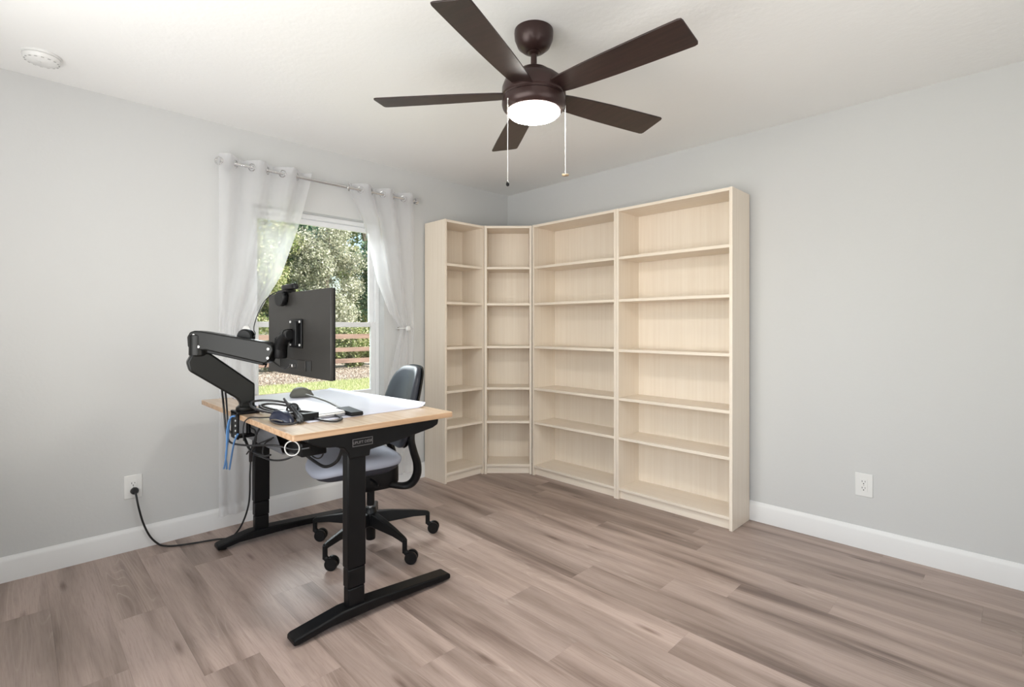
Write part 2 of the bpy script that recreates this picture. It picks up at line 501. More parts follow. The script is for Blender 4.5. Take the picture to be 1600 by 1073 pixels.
# skirting boards
def skirt(name, p0, p1, inward):
    """profile extruded from p0 to p1 along a wall"""
    prof = [(0, 0), (.014, 0), (.014, .095), (.011, .106), (.006, .112), (.004, .118), (0, .118)]
    p0, p1, n = Vector(p0), Vector(p1), Vector(inward)
    vs = [p0+n*a_+Vector((0, 0, b_)) for a_, b_ in prof]+[p1+n*a_+Vector((0, 0, b_)) for a_, b_ in prof]
    k = len(prof)
    fs = [tuple(range(k)), tuple(range(k, 2*k))]+[(i, (i+1) % k, k+(i+1) % k, k+i) for i in range(k)]
    tag(G().add(vs, fs).build(name, 'trim', smooth=30), kind='structure')
skirt('baseboard_left', (0, YB, 0), (0, 0, 0), (1, 0, 0))
skirt('baseboard_right', (.016, 0, 0), (XR, 0, 0), (0, -1, 0))
skirt('baseboard_back', (XR, YB, 0), (.016, YB, 0), (0, 1, 0))
skirt('baseboard_near', (XR, -.016, 0), (XR, YB+.016, 0), (-1, 0, 0))

# ------------------------------------------------------------------ desk window (double hung, in a plain drywall reveal)
win = bpy.data.objects.new('window_1', None); COL.objects.link(win); win.location = (-.10, (WY0+WY1)/2, WZ0); win['kind'] = 'structure'
X0, X1 = -.135, -.072
g = G(); f = .030
for q in ((WY0, WY0+f, WZ0, WZ1), (WY1-f, WY1, WZ0, WZ1), (WY0+f, WY1-f, WZ0, WZ0+f), (WY0+f, WY1-f, WZ1-f, WZ1)):
    g.box(X0, X1, *q)
g.build('frame', 'vinyl', win, bevel=.003)
def sash(x0, x1, z0, z1, bot, top):
    y0, y1 = WY0+f, WY1-f; sd = .036
    g = G().box(x0, x1, y0, y0+sd, z0, z1).box(x0, x1, y1-sd, y1, z0, z1).box(x0, x1, y0+sd, y1-sd, z0, z0+bot).box(x0, x1, y0+sd, y1-sd, z1-top, z1)
    s = g.build('sash', 'vinyl', win, bevel=.003)
    G().box((x0+x1)/2-.002, (x0+x1)/2+.002, y0+sd, y1-sd, z0+bot, z1-top).build('pane', 'glass', s, smooth=0)
    return s
sash(-.128, -.104, 1.195, WZ1-f, .036, .036)
ls = sash(-.100, -.076, WZ0+f, 1.232, .045, .036)
G().box(-.098, -.080, -1.79, -1.73, 1.232, 1.246).cyl((-.089, -1.76, 1.246), (-.089, -1.76, 1.254), .012).build('sash_lock', 'vinyl', ls, bevel=.002)
G().box(-.072, .022, WY0-.0, WY1+.0, WZ0, WZ0+.016).build('window_sill', 'trim', win, bevel=.004)

# ------------------------------------------------------------------ outdoors
gz = -.2
tag(G().box(-40, -T-.01, -22, 30, gz-.1, gz).build('ground', 'lawn', smooth=0), kind='structure')
def scatter(n, xr, yr, z, hgt, wid, up=True):
    n = int(n)
    x = rng.uniform(*xr, n); y = rng.uniform(*yr, n)
    a = rng.uniform(0, 2*PI, n); h = hgt*rng.uniform(.5, 1.2, n); w = wid*rng.uniform(.6, 1.3, n)
    lean = rng.normal(0, .4, (n, 2))*h[:, None]
    dx, dy = np.cos(a)*w/2, np.sin(a)*w/2
    v = np.zeros((n, 3, 3))
    v[:, 0] = np.c_[x-dx, y-dy, np.full(n, z)]; v[:, 1] = np.c_[x+dx, y+dy, np.full(n, z)]
    v[:, 2] = np.c_[x+lean[:, 0], y+lean[:, 1], z+h]
    if not up:
        v[:, 0, 2] += .012; v[:, 2, 0] = x - dy*1.6; v[:, 2, 1] = y + dx*1.6; v[:, 2, 2] = z+.02+h*.4
    return v.reshape(-1, 3), 3
def raw(name, v, k, m, parent=None):
    n = len(v)//k
    me = bpy.data.meshes.new(name)
    off = np.array(parent.location) if parent else np.zeros(3)
    me.vertices.add(len(v)); me.vertices.foreach_set('co', (v-off).astype(np.float32).ravel())
    me.loops.add(n*k); me.loops.foreach_set('vertex_index', np.arange(n*k, dtype=np.int32))
    me.polygons.add(n); me.polygons.foreach_set('loop_start', np.arange(0, n*k, k, dtype=np.int32))
    me.update(calc_edges=True); me.validate()
    me.materials.append(M[m])
    o = bpy.data.objects.new(name, me); COL.objects.link(o)
    if parent: o.parent = parent
    return o
v, k = scatter(46000, (-8.88, -5.2), (-1.5, 5.5), gz, .07, .014)
tag(raw('lawn_grass', v, k, 'grass_blade'), 'short sunlit yellow green grass outside the window', 'grass', kind='stuff')
tag(G().box(-16, -9.3, -6, 12, gz-.02, gz+.012).build('dirt_bed', 'dirt', smooth=0), kind='structure')
v, k = scatter(26000, (-12.5, -8.9), (-1.5, 7), gz+.01, .05, .06, up=False)
tag(raw('leaf_litter', v, k, 'litter'), 'dry brown leaf litter lying under the fence outside', 'leaf litter', kind='stuff')

# rail fence
FX = -11.8
fence = thing('rail_fence', 'reddish brown wooden rail fence seen through lower window sash', 'fence', (FX, 3, gz))
bays = [-3.9+2.4*i for i in range(6)]
for i, y in enumerate(bays):
    G().box(FX-.07, FX+.05, y-.06, y+.06, gz, 1.08).build('post', 'fence_wood', fence, bevel=.01)
for i in range(len(bays)-1):
    for z in (.886, .467, .111):
        G().box(FX+.05, FX+.085, bays[i]+.003, bays[i+1]-.003, z-.072+random.uniform(-.008, .008), z+.072+random.uniform(-.006, .006)).build('rail', 'fence_wood', fence, bevel=.005)

def foliage(c, rad, n, leaf, clusters=60, cl=.45):
    c = np.array(c); rad = np.array(rad)
    d = rng.normal(size=(clusters, 3)); d /= np.linalg.norm(d, axis=1)[:, None]
    cc = c + d*rad*(rng.uniform(.35, 1, (clusters, 1))**.6)
    idx = rng.integers(0, clusters, n)
    off = rng.normal(size=(n, 3)); off /= np.linalg.norm(off, axis=1)[:, None]
    p = cc[idx] + off*cl*(rng.uniform(.3, 1, (n, 1)))*rng.uniform(.7, 1.2, (clusters, 1))[idx]
    p = p[p[:, 2] > gz+.05]; n = len(p)
    u = rng.normal(size=(n, 3)); u /= np.linalg.norm(u, axis=1)[:, None]
    w = np.cross(u, rng.normal(size=(n, 3))); w /= np.linalg.norm(w, axis=1)[:, None]
    s = leaf*rng.uniform(.6, 1.4, (n, 1))
    q = np.stack([p-u*s, p+w*s*.5, p+u*s, p-w*s*.5], 1)
    return q.reshape(-1, 3)
def tree(label, x, y, h, rad, leafmat, n, leaf=.065, lean=(0, 0), name='leafy_tree', cat='tree'):
    t = thing(name, label, cat, (x, y, gz), group='trees beyond the yard fence')
    top = Vector((x+lean[0], y+lean[1], gz+h*.72))
    g = G().tube([(x, y, gz), (x+lean[0]*.3, y+lean[1]*.3, gz+h*.3), top], [.13, .10, .05], 10, 4)
    g.build('trunk', 'bark', t)
    for k in range(5):
        a = random.uniform(0, 2*PI); b0 = Vector((x, y, gz)).lerp(top, .35+.12*k)
        e = b0+Vector((math.cos(a)*rad[0]*.7, math.sin(a)*rad[1]*.7, h*.22))
        G().tube([b0, b0.lerp(e, .5)+Vector((0, 0, .12)), e], [.05, .035, .015], 6, 4).build('branch', 'bark', t)
    c = (x+lean[0]*.8, y+lean[1]*.8, gz+h*.56)
    o = raw('foliage', foliage(c, (rad[0], rad[1], h*.46), n, leaf, 70, .5), 4, leafmat, t); o['kind'] = 'stuff'
    return t
tree('olive green leafy tree, leftmost beyond the window fence', -14.6, -.3, 5.4, (1.3, 1.15), 'leaf_olive', 17000)
tree('bushy yellow green tree behind the monitor seen through window', -14.4, 2.3, 5.6, (1.25, 1.2), 'leaf_olive', 42000, .048)
tree('pale silvery leaved tree in upper right of window', -14.5, 4.9, 5.5, (1.25, 1.2), 'leaf_grey', 42000, .046)
tree('dark green tree right of the silvery one beyond the fence', -14.6, 7.5, 5.6, (1.25, 1.15), 'leaf_dark', 17000)
tree('tall dark tree rising behind the pale ones outside', -18.2, 4.0, 9.0, (1.9, 2.1), 'leaf_dark', 26000, .10)
tree('tall shadowy green tree far left beyond the yard', -18.2, -.4, 8.8, (1.9, 2.1), 'leaf_dark', 22000, .10)
tree('tall olive tree far right beyond the yard', -18.2, 8.4, 8.8, (1.9, 2.1), 'leaf_olive', 22000, .10)
for i, (y, m, lab) in enumerate([(-1.6, 'leaf_olive', 'low olive bush, leftmost behind the rail fence'), (.6, 'leaf_olive', 'low yellow green bush behind the fence under the left tree'),
                              (2.8, 'leaf_grey', 'low pale bush behind the fence rails in lower window'), (5.0, 'leaf_olive', 'low green bush behind the right end of visible fence rails'),
                              (7.2, 'leaf_dark', 'low dark bush, rightmost behind the rail fence')]):
    t = thing('bush', lab, 'bush', (-12.75, y, gz), group='low bushes behind the rail fence')
    G().tube([(-12.75, y, gz), (-12.7, y+.05, .3), (-12.75, y, .8)], [.05, .04, .02], 8, 3).build('stem', 'bark', t)
    v = foliage((-12.75, y, .50), (.42, .85, .75), 11000, .05, 45, .28)
    o = raw('foliage', v, 4, m, t); o['kind'] = 'stuff'

# ------------------------------------------------------------------ bookcases
SH = [1.685, 1.39, 1.042, .705, .432]
def bookcase(label, w, d, loc, rz, h=2.02, t=.019):
    r = thing('bookcase', label, 'bookcase', (*loc, 0), rz, 'birch bookcases around the room corner')
    P = dict(parent=r, local=True)
    G().box(0, t, 0, d, 0, h).build('side_panel', 'birch_v', r, local=True, bevel=.0012)
    G().box(w-t, w, 0, d, 0, h).build('side_panel', 'birch_v', r, local=True, bevel=.0012)
    e = .0004
    G().box(t+e, w-t-e, .001, d-.006, h-t-.001, h-.001).build('top_panel', 'birch_h', r, local=True, bevel=.0012)
    G().box(t+e, w-t-e, d-.005, d-.001, .06, h-.02).build('back_panel', 'birch_v', r, local=True, smooth=0)
    G().box(t+e, w-t-e, .002, d-.006, .062, .080).build('bottom_panel', 'birch_h', r, local=True, bevel=.0012)
    G().box(t+e, w-t-e, .022, .034, 0.001, .0615).build('plinth', 'birch_h', r, local=True, bevel=.0012)
    for z in SH:
        s = G().box(t+e, w-t-e, .004, d-.008, z-.019, z).build('shelf', 'birch_h', r, local=True, bevel=.0012)
    return r
bookcase('narrow birch bookcase against window wall, leftmost of the four', .40, .264, (.28, -.935), PI/2)
bookcase('narrow birch bookcase set diagonally across the room corner', .385, .258, (.2914, -.5436), PI/4)
bookcase('wide birch bookcase between corner unit and rightmost bookcase', .799, .264, (.576, -.28), 0)
bookcase('wide birch bookcase, rightmost, its outer side beside the bare wall', .799, .264, (1.3765, -.28), 0)

# ------------------------------------------------------------------ standing desk
DX0, DX1, DY0, DY1, DZ, DT = .22, 1.485, -2.540, -1.800, .800, .024
desk = thing('standing_desk', 'black framed standing desk with bamboo top beside the window', 'desk', (.85, -2.17, 0))
def rrect(x0, x1, y0, y1, r, n=5):
    P = []
    for cx, cy, a0 in ((x1-r, y1-r, 0), (x0+r, y1-r, 90), (x0+r, y0+r, 180), (x1-r, y0+r, 270)):
        for k in range(n+1):
            a = math.radians(a0+90*k/n); P.append((cx+r*math.cos(a), cy+r*math.sin(a)))
    return P
top = G().prism(rrect(DX0, DX1, DY0, DY1, .008), DZ-DT, DZ, 'z').build('desktop', 'bamboo', desk, bevel=.002)
top.data.materials.append(M['bamboo_edge'])
for p in top.data.polygons:
    if abs(p.normal.z) < .5: p.material_index = 1
for name_x, cx in (('l', .330), ('r', 1.430)):
    # three-stage lifting column, the widest stage on top
    cy = -2.270
    dy = 0.014 if cx > 1 else .045
    G().box(cx-.026, cx+.026, cy-.040, cy+.040, .215, .735).build('column', 'black_metal', desk, bevel=.006)
    G().box(cx-.0245, cx+.0245, cy-.0383, cy+.0383, .136, .215).build('column', 'black_metal', desk, bevel=.006)
    G().box(cx-.023, cx+.023, cy-.0365, cy+.0365, .050, .136).build('column', 'black_metal', desk, bevel=.006)
    # foot: shallow arch, thickest in the middle
    y0, y1 = -2.542+dy, -1.812+dy
    poly = [(y0, .010), (y0+.02, .008), (cy-.12, .022), (cy+.12, .022), (y1-.02, .008), (y1, .010), (y1+.0, .030), (y1-.012, .036), (cy+.06, .064), (cy-.06, .064), (y0+.012, .036), (y0, .030)]
    G().prism(poly, cx-.036, cx+.036, 'x').build('foot', 'black_metal', desk, bevel=.006, seg=3)
    for yy in (y0+.035, y1-.035):
        G().lathe([(.018, 0), (.018, .010)], (cx, yy, 0), 16).build('levelling_pad', 'black_plastic', desk)
    # side bracket under the top
    zt = DZ-DT-.0005
    poly = [(-2.475, zt), (-2.475, zt-.018), (-2.42, zt-.046), (-2.365, zt-.052), (-2.330, zt-.062), (-2.312, zt-.084),
            (-2.306, zt-.110), (-2.218, zt-.110), (-2.214, zt-.086), (-2.05, zt-.066), (-1.90, zt-.040), (-1.872, zt-.028), (-1.868, zt-.012), (-1.868, zt)]
    sx = 1 if cx > 1 else -1
    G().prism(poly, cx-.034, cx+.034, 'x').build('side_bracket', 'black_metal', desk, bevel=.004)
# brand plate on the right bracket
px = 1.430+.034
pl = G().box(px, px+.003, -2.298, -2.205, .712, .745).build('brand_plate', 'black_plastic', desk, bevel=.001)
M['plate_print'] = mat('plate_print', (.16, .15, .155), .4)
g = G()
for q in ((-2.296, -2.207, .7425, .744), (-2.296, -2.207, .7135, .715), (-2.296, -2.2945, .715, .7425), (-2.2085, -2.207, .715, .7425)):
    g.box(px+.003, px+.0037, *q)
g.build('plate_border', 'plate_print', pl, smooth=0)
tc_ = bpy.data.curves.new('lettering', 'FONT'); tc_.body = 'UPLIFT DESK'; tc_.size = .0155; tc_.align_x = 'CENTER'; tc_.align_y = 'CENTER'; tc_.extrude = .0003
to = bpy.data.objects.new('lettering', tc_); COL.objects.link(to)
bpy.context.view_layer.update()
tm = bpy.data.meshes.new_from_object(to.evaluated_get(bpy.context.evaluated_depsgraph_get()))
COL.objects.unlink(to); bpy.data.objects.remove(to)
R3 = Matrix(((0, 0, 1), (1, 0, 0), (0, 1, 0)))    # text x -> +y, text y -> +z, facing +x
tm.transform(Matrix.Translation(Vector((px+.0036, -2.2515, .7285))-desk.location) @ R3.to_4x4())
tm.materials.clear(); tm.materials.append(M['plate_print'])
to = bpy.data.objects.new('lettering', tm); COL.objects.link(to); to.parent = pl
# cross beams between the brackets
zt = DZ-DT-.0005
G().box(.365, 1.377, -2.31, -2.26, zt-.045, zt-.005).build('cross_beam', 'black_metal', desk, bevel=.004)
G().box(.365, 1.377, -2.16, -2.11, zt-.045, zt-.005).build('cross_beam', 'black_metal', desk, bevel=.004)
# control box and grey cable tray slung below the rear edge
G().prism([(-2.478, .772), (-2.472, .772), (-2.440, .645), (-2.350, .635), (-2.335, .700), (-2.341, .700), (-2.355, .641), (-2.437, .651)], .46, 1.110, 'x').build('cable_tray', 'tray', desk, bevel=.001)
G().box(1.115, 1.265, -2.42, -2.31, .655, .715).build('control_box', 'black_plastic', desk, bevel=.006)

# ------------------------------------------------------------------ monitor arm
arm = thing('monitor_mount', 'black articulated monitor mount clamped to the rear desk edge', 'monitor mount', (.83, -2.545, .8))
ax = .832
G().box(ax-.045, ax+.045, -2.553, -2.542, .688, .815).build('clamp_plate', 'black_metal', arm, bevel=.004)
G().box(ax-.05, ax+.05, -2.553, -2.455, .8008, .813).build('clamp_top', 'black_metal', arm, bevel=.003)
G().box(ax-.028, ax+.028, -2.545, -2.47, .690, .702).cyl((ax, -2.49, .702), (ax, -2.49, .765), .010).lathe([(.024, .765), (.024, .7755)], (ax, -2.49, 0), 20).build('clamp_screw', 'black_metal', arm, bevel=.002)
g = G()
for zz in (.705, .728, .751, .774): G().cyl((ax+.03, -2.553, zz), (ax+.03, -2.556, zz), .0045, 12).build('clamp_bolt', 'screw', arm)
def beam(pts, w, n_prof, name, m, bevel=.006):
    return G().prism(pts, -w/2, w/2, 'x')
# lower link: upright stump, then a beam leaning back behind the desk
dl = Vector((-.02, -.19, 0)).normalized()
def link(poly, w, o0, direction):
    """poly in (along, z); swept sideways by w"""
    d = Vector(direction).normalized(); s_ = Vector((-d.y, d.x, 0))
    g = G(); n = len(poly); vs = []
    for sgn in (-.5, .5):
        for a_, z_ in poly: vs.append(Vector(o0)+d*a_+s_*(w*sgn)+Vector((0, 0, z_)))
    fs = [tuple(range(n)), tuple(range(n, 2*n))]+[(i, (i+1) % n, n+(i+1) % n, n+i) for i in range(n)]
    return g.add(vs, fs)
B0 = (ax, -2.500, 0)
link([(-.032, .814), (-.032, .935), (.150, 1.085), (.215, 1.085), (.235, 1.045), (.225, 1.005), (.045, .872), (.028, .850), (.028, .814)], .056, B0, dl).build('lower_link', 'arm_metal', arm, bevel=.008, seg=3)
G().lathe([(.040, 0), (.043, .004), (.043, .02), (.036, .026)], (ax, -2.500, .808), 28).build('base_joint', 'arm_metal', arm)
E0 = Vector((ax-.018, -2.690, 0))
G().lathe([(.030, 1.070), (.036, 1.076), (.036, 1.160), (.028, 1.166)], (E0.x, E0.y, 0), 28).build('elbow_joint', 'arm_metal', arm)
# upper spring link
du = (Vector((1.075, -2.462, 0))-E0).normalized(); LU = (Vector((1.075, -2.462, 0))-E0).length
up_poly = [(-.030, 1.110), (-.033, 1.155), (-.020, 1.176), (.000, 1.182), (.030, 1.180), (LU-.02, 1.132), (LU+.006, 1.120), (LU+.012, 1.098), (LU-.012, 1.046), (LU-.03, 1.040), (.060, 1.096), (.010, 1.098)]
link(up_poly, .056, E0, du).build('spring_link', 'arm_metal', arm, bevel=.006, seg=3)
link([(.05, 1.084), (LU-.04, 1.031), (LU-.04, 1.044), (.05, 1.100)], .030, E0, du).build('cable_cover', 'black_plastic', arm, bevel=.003)
sd = Vector((-du.y, du.x, 0))
g = G()
for al, zz in ((.000, 1.162), (.004, 1.138), (.022, 1.112), (LU-.010, 1.103), (LU-.012, 1.064)):
    for sg in (-1, 1):
        p = E0+du*al+sd*(.028*sg)+Vector((0, 0, zz)); G().cyl(p, p+sd*(.0022*sg), .0055, 14).build('link_screw', 'screw', arm)
# head: swivel and tilt
Hd = E0+du*(LU+.012)
G().lathe([(.022, 1.062), (.026, 1.068), (.026, 1.150), (.020, 1.156)], (Hd.x+.016, Hd.y+.012, 0), 24).build('swivel_joint', 'black_plastic', arm)
G().tube([(Hd.x+.020, Hd.y+.012, 1.105), (Hd.x+.036, Hd.y+.010, 1.135), (Hd.x+.066, Hd.y+.014, 1.158), (Hd.x+.088, Hd.y+.014, 1.168)], [.024, .026, .024, .022], 14, 6).build('tilt_neck', 'black_plastic', arm)
G().cyl((1.128, -2.440, 1.165), (1.20, -2.440, 1.165), .021, 20).build('tilt_barrel', 'black_plastic', arm, bevel=.003)
MY = -2.405    # monitor back face
G().box(1.120, 1.245, MY-.008, MY-.001, 1.108, 1.232).box(1.200, 1.226, MY-.024, MY-.008, 1.118, 1.222).box(1.135, 1.150, MY-.030, MY-.008, 1.145, 1.190).build('mount_plate', 'black_plastic', arm, bevel=.003)
g = G()
for x_ in (1.133, 1.232):
    for z_ in (1.122, 1.220): G().cyl((x_, MY-.008, z_), (x_, MY-.0115, z_), .0050, 12).build('mount_screw', 'screw', arm)
# knob behind the link
G().lathe([(.030, 0), (.036, .006), (.036, .03), (.028, .036)], (.945, -2.545, 1.153), 24, Vector((-.66, .75, 0)).to_track_quat('Z', 'X').to_matrix()).build('tension_knob', 'black_plastic', arm)

# ------------------------------------------------------------------ monitor
mon = thing('monitor', 'flat dark grey monitor seen from behind, held above the desk', 'monitor', (1.17, -2.39, 1.17))
mx0, mx1, mz0, mz1 = .843, 1.505, .990, 1.350
G().prism([(mx0, mz0), (mx1, mz0), (mx1, mz1), (mx0, mz1)], MY, MY+.014, 'y').build('back_cover', 'monitor', mon, bevel=.004)
G().box(mx0+.001, mx1-.001, MY+.0142, MY+.020, mz0+.001, mz1-.001).build('bezel', 'black_plastic', mon, bevel=.002)
G().box(mx0+.008, mx1-.008, MY+.0202, MY+.0212, mz0+.016, mz1-.008).build('screen', 'screen', mon, smooth=0)
# port recess drawn as a raised lip with a dark well
g = G()
g.box(.995, 1.330, MY-.003, MY, 1.056, 1.060).box(.995, 1.000, MY-.003, MY, 1.018, 1.056).box(1.325, 1.330, MY-.003, MY, 1.018, 1.056)
g.build('port_lip', 'monitor', mon, bevel=.001)
G().box(1.000, 1.325, MY-.0012, MY-.0002, 1.018, 1.056).build('port_well', 'hole', mon, smooth=0)
G().box(1.200, 1.280, MY-.006, MY-.0012, 1.014, 1.058).build('port_cover', 'monitor', mon, bevel=.002)
G().box(1.150, 1.176, MY-.020, MY-.0014, 1.026, 1.040).build('port_plug', 'silver', mon, bevel=.002)
pc = tag(G().tube([(1.163, MY-.020, 1.032), (1.140, MY-.034, 1.018), (1.085, MY-.03, 1.020), (1.04, MY-.035, 1.034), (1.00, MY-.05, 1.052), (E0+du*(LU-.04)+Vector((0, 0, 1.024)))], .0035, 8, 8).build('display_cable', 'cable'),
    'thin black cable looping from monitor ports to the arm', 'cable')

# webcam clipped on the monitor's top edge
wc = thing('webcam', 'small black webcam clipped on top edge of the monitor', 'webcam', (1.03, MY, 1.352))
def wcam(x): return x
G().pad(.150, .034, [(.006, 1.3630), (.001, 1.366), (0, 1.372), (0, 1.380), (.002, 1.385), (.007, 1.388)], 3.2, 32).map(lambda x, y, z: (x+1.072, y+MY+.012, z)).build('camera_body', 'black_plastic', wc)
G().box(1.000, 1.090, MY-.016, MY+.032, 1.3515, 1.3630).build('clip_top', 'black_plastic', wc, bevel=.003)
G().pad(.120, .066, [(.008, 0), (.002, .003), (0, .008), (0, .016), (.004, .020)], 2.6, 32).map(lambda x, y, z: (1.042+x*(1-.25*(.033-y)/.066), MY-.004-z*(1.1), 1.322+y)).build('clip_foot', 'black_plastic', wc)
G().lathe([(.010, 0), (.011, .003), (.008, .006)], (1.08, MY+.029, 1.376), 20, Vector((0, 1, 0)).to_track_quat('Z', 'X').to_matrix()).build('lens', 'screen', wc)
tag(G().tube([(1.005, MY-.012, 1.357), (.965, MY-.03, 1.345), (.925, MY-.05, 1.31), (.900, MY-.065, 1.26), (.885, MY-.075, 1.215), (.905, MY-.085, 1.185), (.955, -2.500, 1.168), (1.00, -2.520, 1.154)], .0022, 6, 8).build('webcam_cable', 'cable'),
    'thin black webcam cable trailing down beside the monitor', 'cable')

# ------------------------------------------------------------------ things on the desk
# desk mat with its far edge curled up, widened to cover window glare
mg = G(); nx, ny = 28, 24
x0, x1, y0, y1 = .26, 1.285, -2.40, -1.815
vs = []; fs = []
for j in range(ny+1):
    for i in range(nx+1):
        u = i/nx; v_ = j/ny
        x = x0+(x1-x0)*u; s = v_*(y1-y0+.035)
        lim = (y1-y0)-.05; lift = .018*(.25+.75*u)
        if s <= lim: y = y0+s; z = 0.0
        else:
            a = (s-lim)/(.085)*1.9
            rC = .022*(.35+.65*u)
            y = y0+lim+math.sin(min(a, 2.6))*rC*1.4+(s-lim)*.25; z = (1-math.cos(min(a, 2.6)))*rC*.8
        z += .0010
        vs.append((x, y, DZ+z))
for j in range(ny):
    for i in range(nx):
        fs.append((j*(nx+1)+i, j*(nx+1)+i+1, (j+1)*(nx+1)+i+1, (j+1)*(nx+1)+i))
o = mg.add(vs, fs).build('desk_mat', 'mat_sheet', smooth=80)
sm = o.modifiers.new('solid', 'SOLIDIFY'); sm.thickness = .0012; sm.offset = 1
tag(o, 'pale lavender desk mat curling up along the far desk edge', 'desk mat')

def oriented(c, ang):
    return Matrix.Translation(Vector(c)) @ Matrix.Rotation(ang, 4, 'Z')
def slab_at(c, ang, sx, sy, z0, z1):
    g = G().box(-sx/2, sx/2, -sy/2, sy/2, z0, z1); m4 = oriented(c, ang)
    return g.map(lambda x, y, z: m4 @ Vector((x, y, z)))
MZ = DZ+.0025
# white topped folder tray
fo = thing('document_tray', 'low black document tray with white paper top on the mat', 'tray', (.990, -2.300, MZ), math.radians(2))
G().box(-.235, .235, -.115, .115, 0, .004).build('tray_base', 'black_plastic', fo, local=True, bevel=.001)
G().box(.228, .252, -.115, -.045, .0005, .030).build('tray_wall', 'black_plastic', fo, local=True, bevel=.001)
G().box(-.235, -.05, -.115, -.108, .004, .018).build('tray_wall', 'black_plastic', fo, local=True, bevel=.001)
G().box(-.228, .226, -.106, .112, .0045, .019).build('paper_stack', 'paper', fo, local=True, bevel=.001)
sil = tag(G().cyl((1.238, -2.338, MZ+.0105), (1.232, -2.215, MZ+.0105), .0100, 16).build('metal_pen_tube', 'silver', bevel=.002), 'short silver tube lying at right end of the document tray', 'tube')
# black pointer arm: slim rod ending in a thick wedge
rod = thing('folding_rod', 'slim black folding rod with thick wedge end lying on mat', 'folding rod', (1.1, -2.19, MZ))
G().tube([(.700, -2.165, MZ+.036), (.95, -2.172, MZ+.031), (1.120, -2.178, MZ+.014)], .0055, 8, 4).build('rod', 'grey_plastic', rod)
m4 = oriented((1.205, -2.178, MZ), math.radians(-2))
G().prism([(-.085, .004), (-.085, .020), (-.06, .024), (.08, .018), (.085, .006), (.08, .0005), (-.06, .0005)], -.028, .028, 'y').map(lambda x, y, z: m4 @ Vector((x, y, z))).build('wedge', 'black_plastic', rod, bevel=.002)
# black cap at the left of the tray
pn = tag(G().tube([(.735, -2.462, MZ+.021), (.80, -2.465, MZ+.016), (.93, -2.458, MZ+.010)], [.010, .008, .007], 10, 4).build('marker_pen', 'black_plastic'), 'black marker pen lying behind the coiled cable', 'pen')
# grey humped mouse
def pad_mouse(name, label, c, ang, L_, W_, Hh, m, cat):
    g = G().pad(L_, W_, [(.006, 0.0), (.001, .004), (0, .012), (.003, .022), (.010, .032), (.020, .040)], 2.4, 36)
    m4 = oriented(c, ang)
    def fn(x, y, z):
        k = .25+.75*max(0, math.cos((x/L_+.08)*2.4)); zz = z/.04*Hh*(k if z > .004 else 1)
        return m4 @ Vector((x, y*(1-.18*x/L_), zz))
    return g.map(fn), m
r = thing('vertical_mouse', 'grey humped computer mouse near window side of desk', 'mouse', (.505, -2.110, DZ+.0025))
g, m = pad_mouse('', '', (.505, -2.110, DZ+.0025), math.radians(68), .128, .075, .055, 'grey_plastic', 'mouse')
g.build('shell', 'grey_plastic', r, smooth=60)
m4 = oriented((.505, -2.110, DZ+.0025), math.radians(68))
G().torus((0, 0, 0), .010, .004, (0, 1, 0), 16, 8).map(lambda x, y, z: m4 @ Vector((x+.038, y, z+.026))).build('scroll_wheel', 'black_plastic', r)
# dark navy corded mouse
r = thing('corded_mouse', 'dark navy corded mouse at the near desk corner', 'mouse', (1.185, -2.470, DZ))
mc = (1.185, -2.468, DZ+.0005); ma = math.radians(8)
g, m = pad_mouse('', '', mc, ma, .150, .066, .050, 'navy', 'mouse')
g.build('shell', 'navy', r, smooth=60)
m4 = oriented(mc, ma)
G().torus((0, 0, 0), .010, .004, (0, 1, 0), 16, 8).map(lambda x, y, z: m4 @ Vector((x-.045, y, z+.036))).build('scroll_wheel', 'black_plastic', r)
G().tube([m4 @ Vector(p) for p in ((-.02, -.034, .012), (.02, -.0345, .016), (.055, -.028, .012))], .003, 6, 4).build('side_button', 'silver', r)

# coiled cable tied in the middle
cc = Vector((1.15, -2.415, DZ)); 
coil = thing('coiled_cable', 'dark grey cable in a tied coil behind the navy mouse', 'cable', tuple(cc))
def loop(c, a_, b_, ang, z0, z1, wob=.0, n=14):
    pts = []
    for i in range(n):
        t = 2*PI*i/n
        x, y = a_*math.cos(t)*(1+random.uniform(-wob, wob)), b_*math.sin(t)*(1+random.uniform(-wob, wob))
        pts.append((c[0]+x*math.cos(ang)-y*math.sin(ang), c[1]+x*math.sin(ang)+y*math.cos(ang), z0+(z1-z0)*(.5-.5*math.cos(t+ang))))
    return pts
CR = .0052
G().tube(loop((1.015, -2.440), .150, .075, .18, DZ+.028, DZ+.056, .04), CR, 8, 4, closed=True).build('cable_loop', 'cable_grey', coil)
G().tube(loop((1.045, -2.430), .115, .052, .25, DZ+.028, DZ+.046, .05), CR, 8, 4, closed=True).build('cable_loop', 'cable_grey', coil)
G().tube([(1.13, -2.43, DZ+.035), (1.196, -2.360, DZ+.014), (1.27, -2.353, DZ+.008), (1.340, -2.340, DZ+.008), (1.366, -2.315, DZ+.008), (1.330, -2.275, DZ+.008), (1.25, -2.262, DZ+.010), (1.19, -2.29, DZ+.014), (1.14, -2.38, DZ+.030)], CR, 8, 6).build('cable_loop', 'cable_grey', coil)
for k in range(6):
    dx, dy = (k % 3)*.013-.012, (k//3)*.010
    G().tube([(1.035+dx, -2.40+dy, DZ+.074-.006*k), (1.09+dx, -2.405+dy, DZ+.052), (1.16+dx, -2.41+dy, DZ+.030), (1.23+dx, -2.42+dy, DZ+.014+.002*k), (1.275+dx, -2.435+dy, DZ+.008)], CR*.95, 8, 4).build('cable_strand', 'cable_grey', coil)
G().torus((1.125, -2.402, DZ+.042), .023, .004, (1, -.1, -.35), 18, 8).build('cable_tie', 'cable', coil)
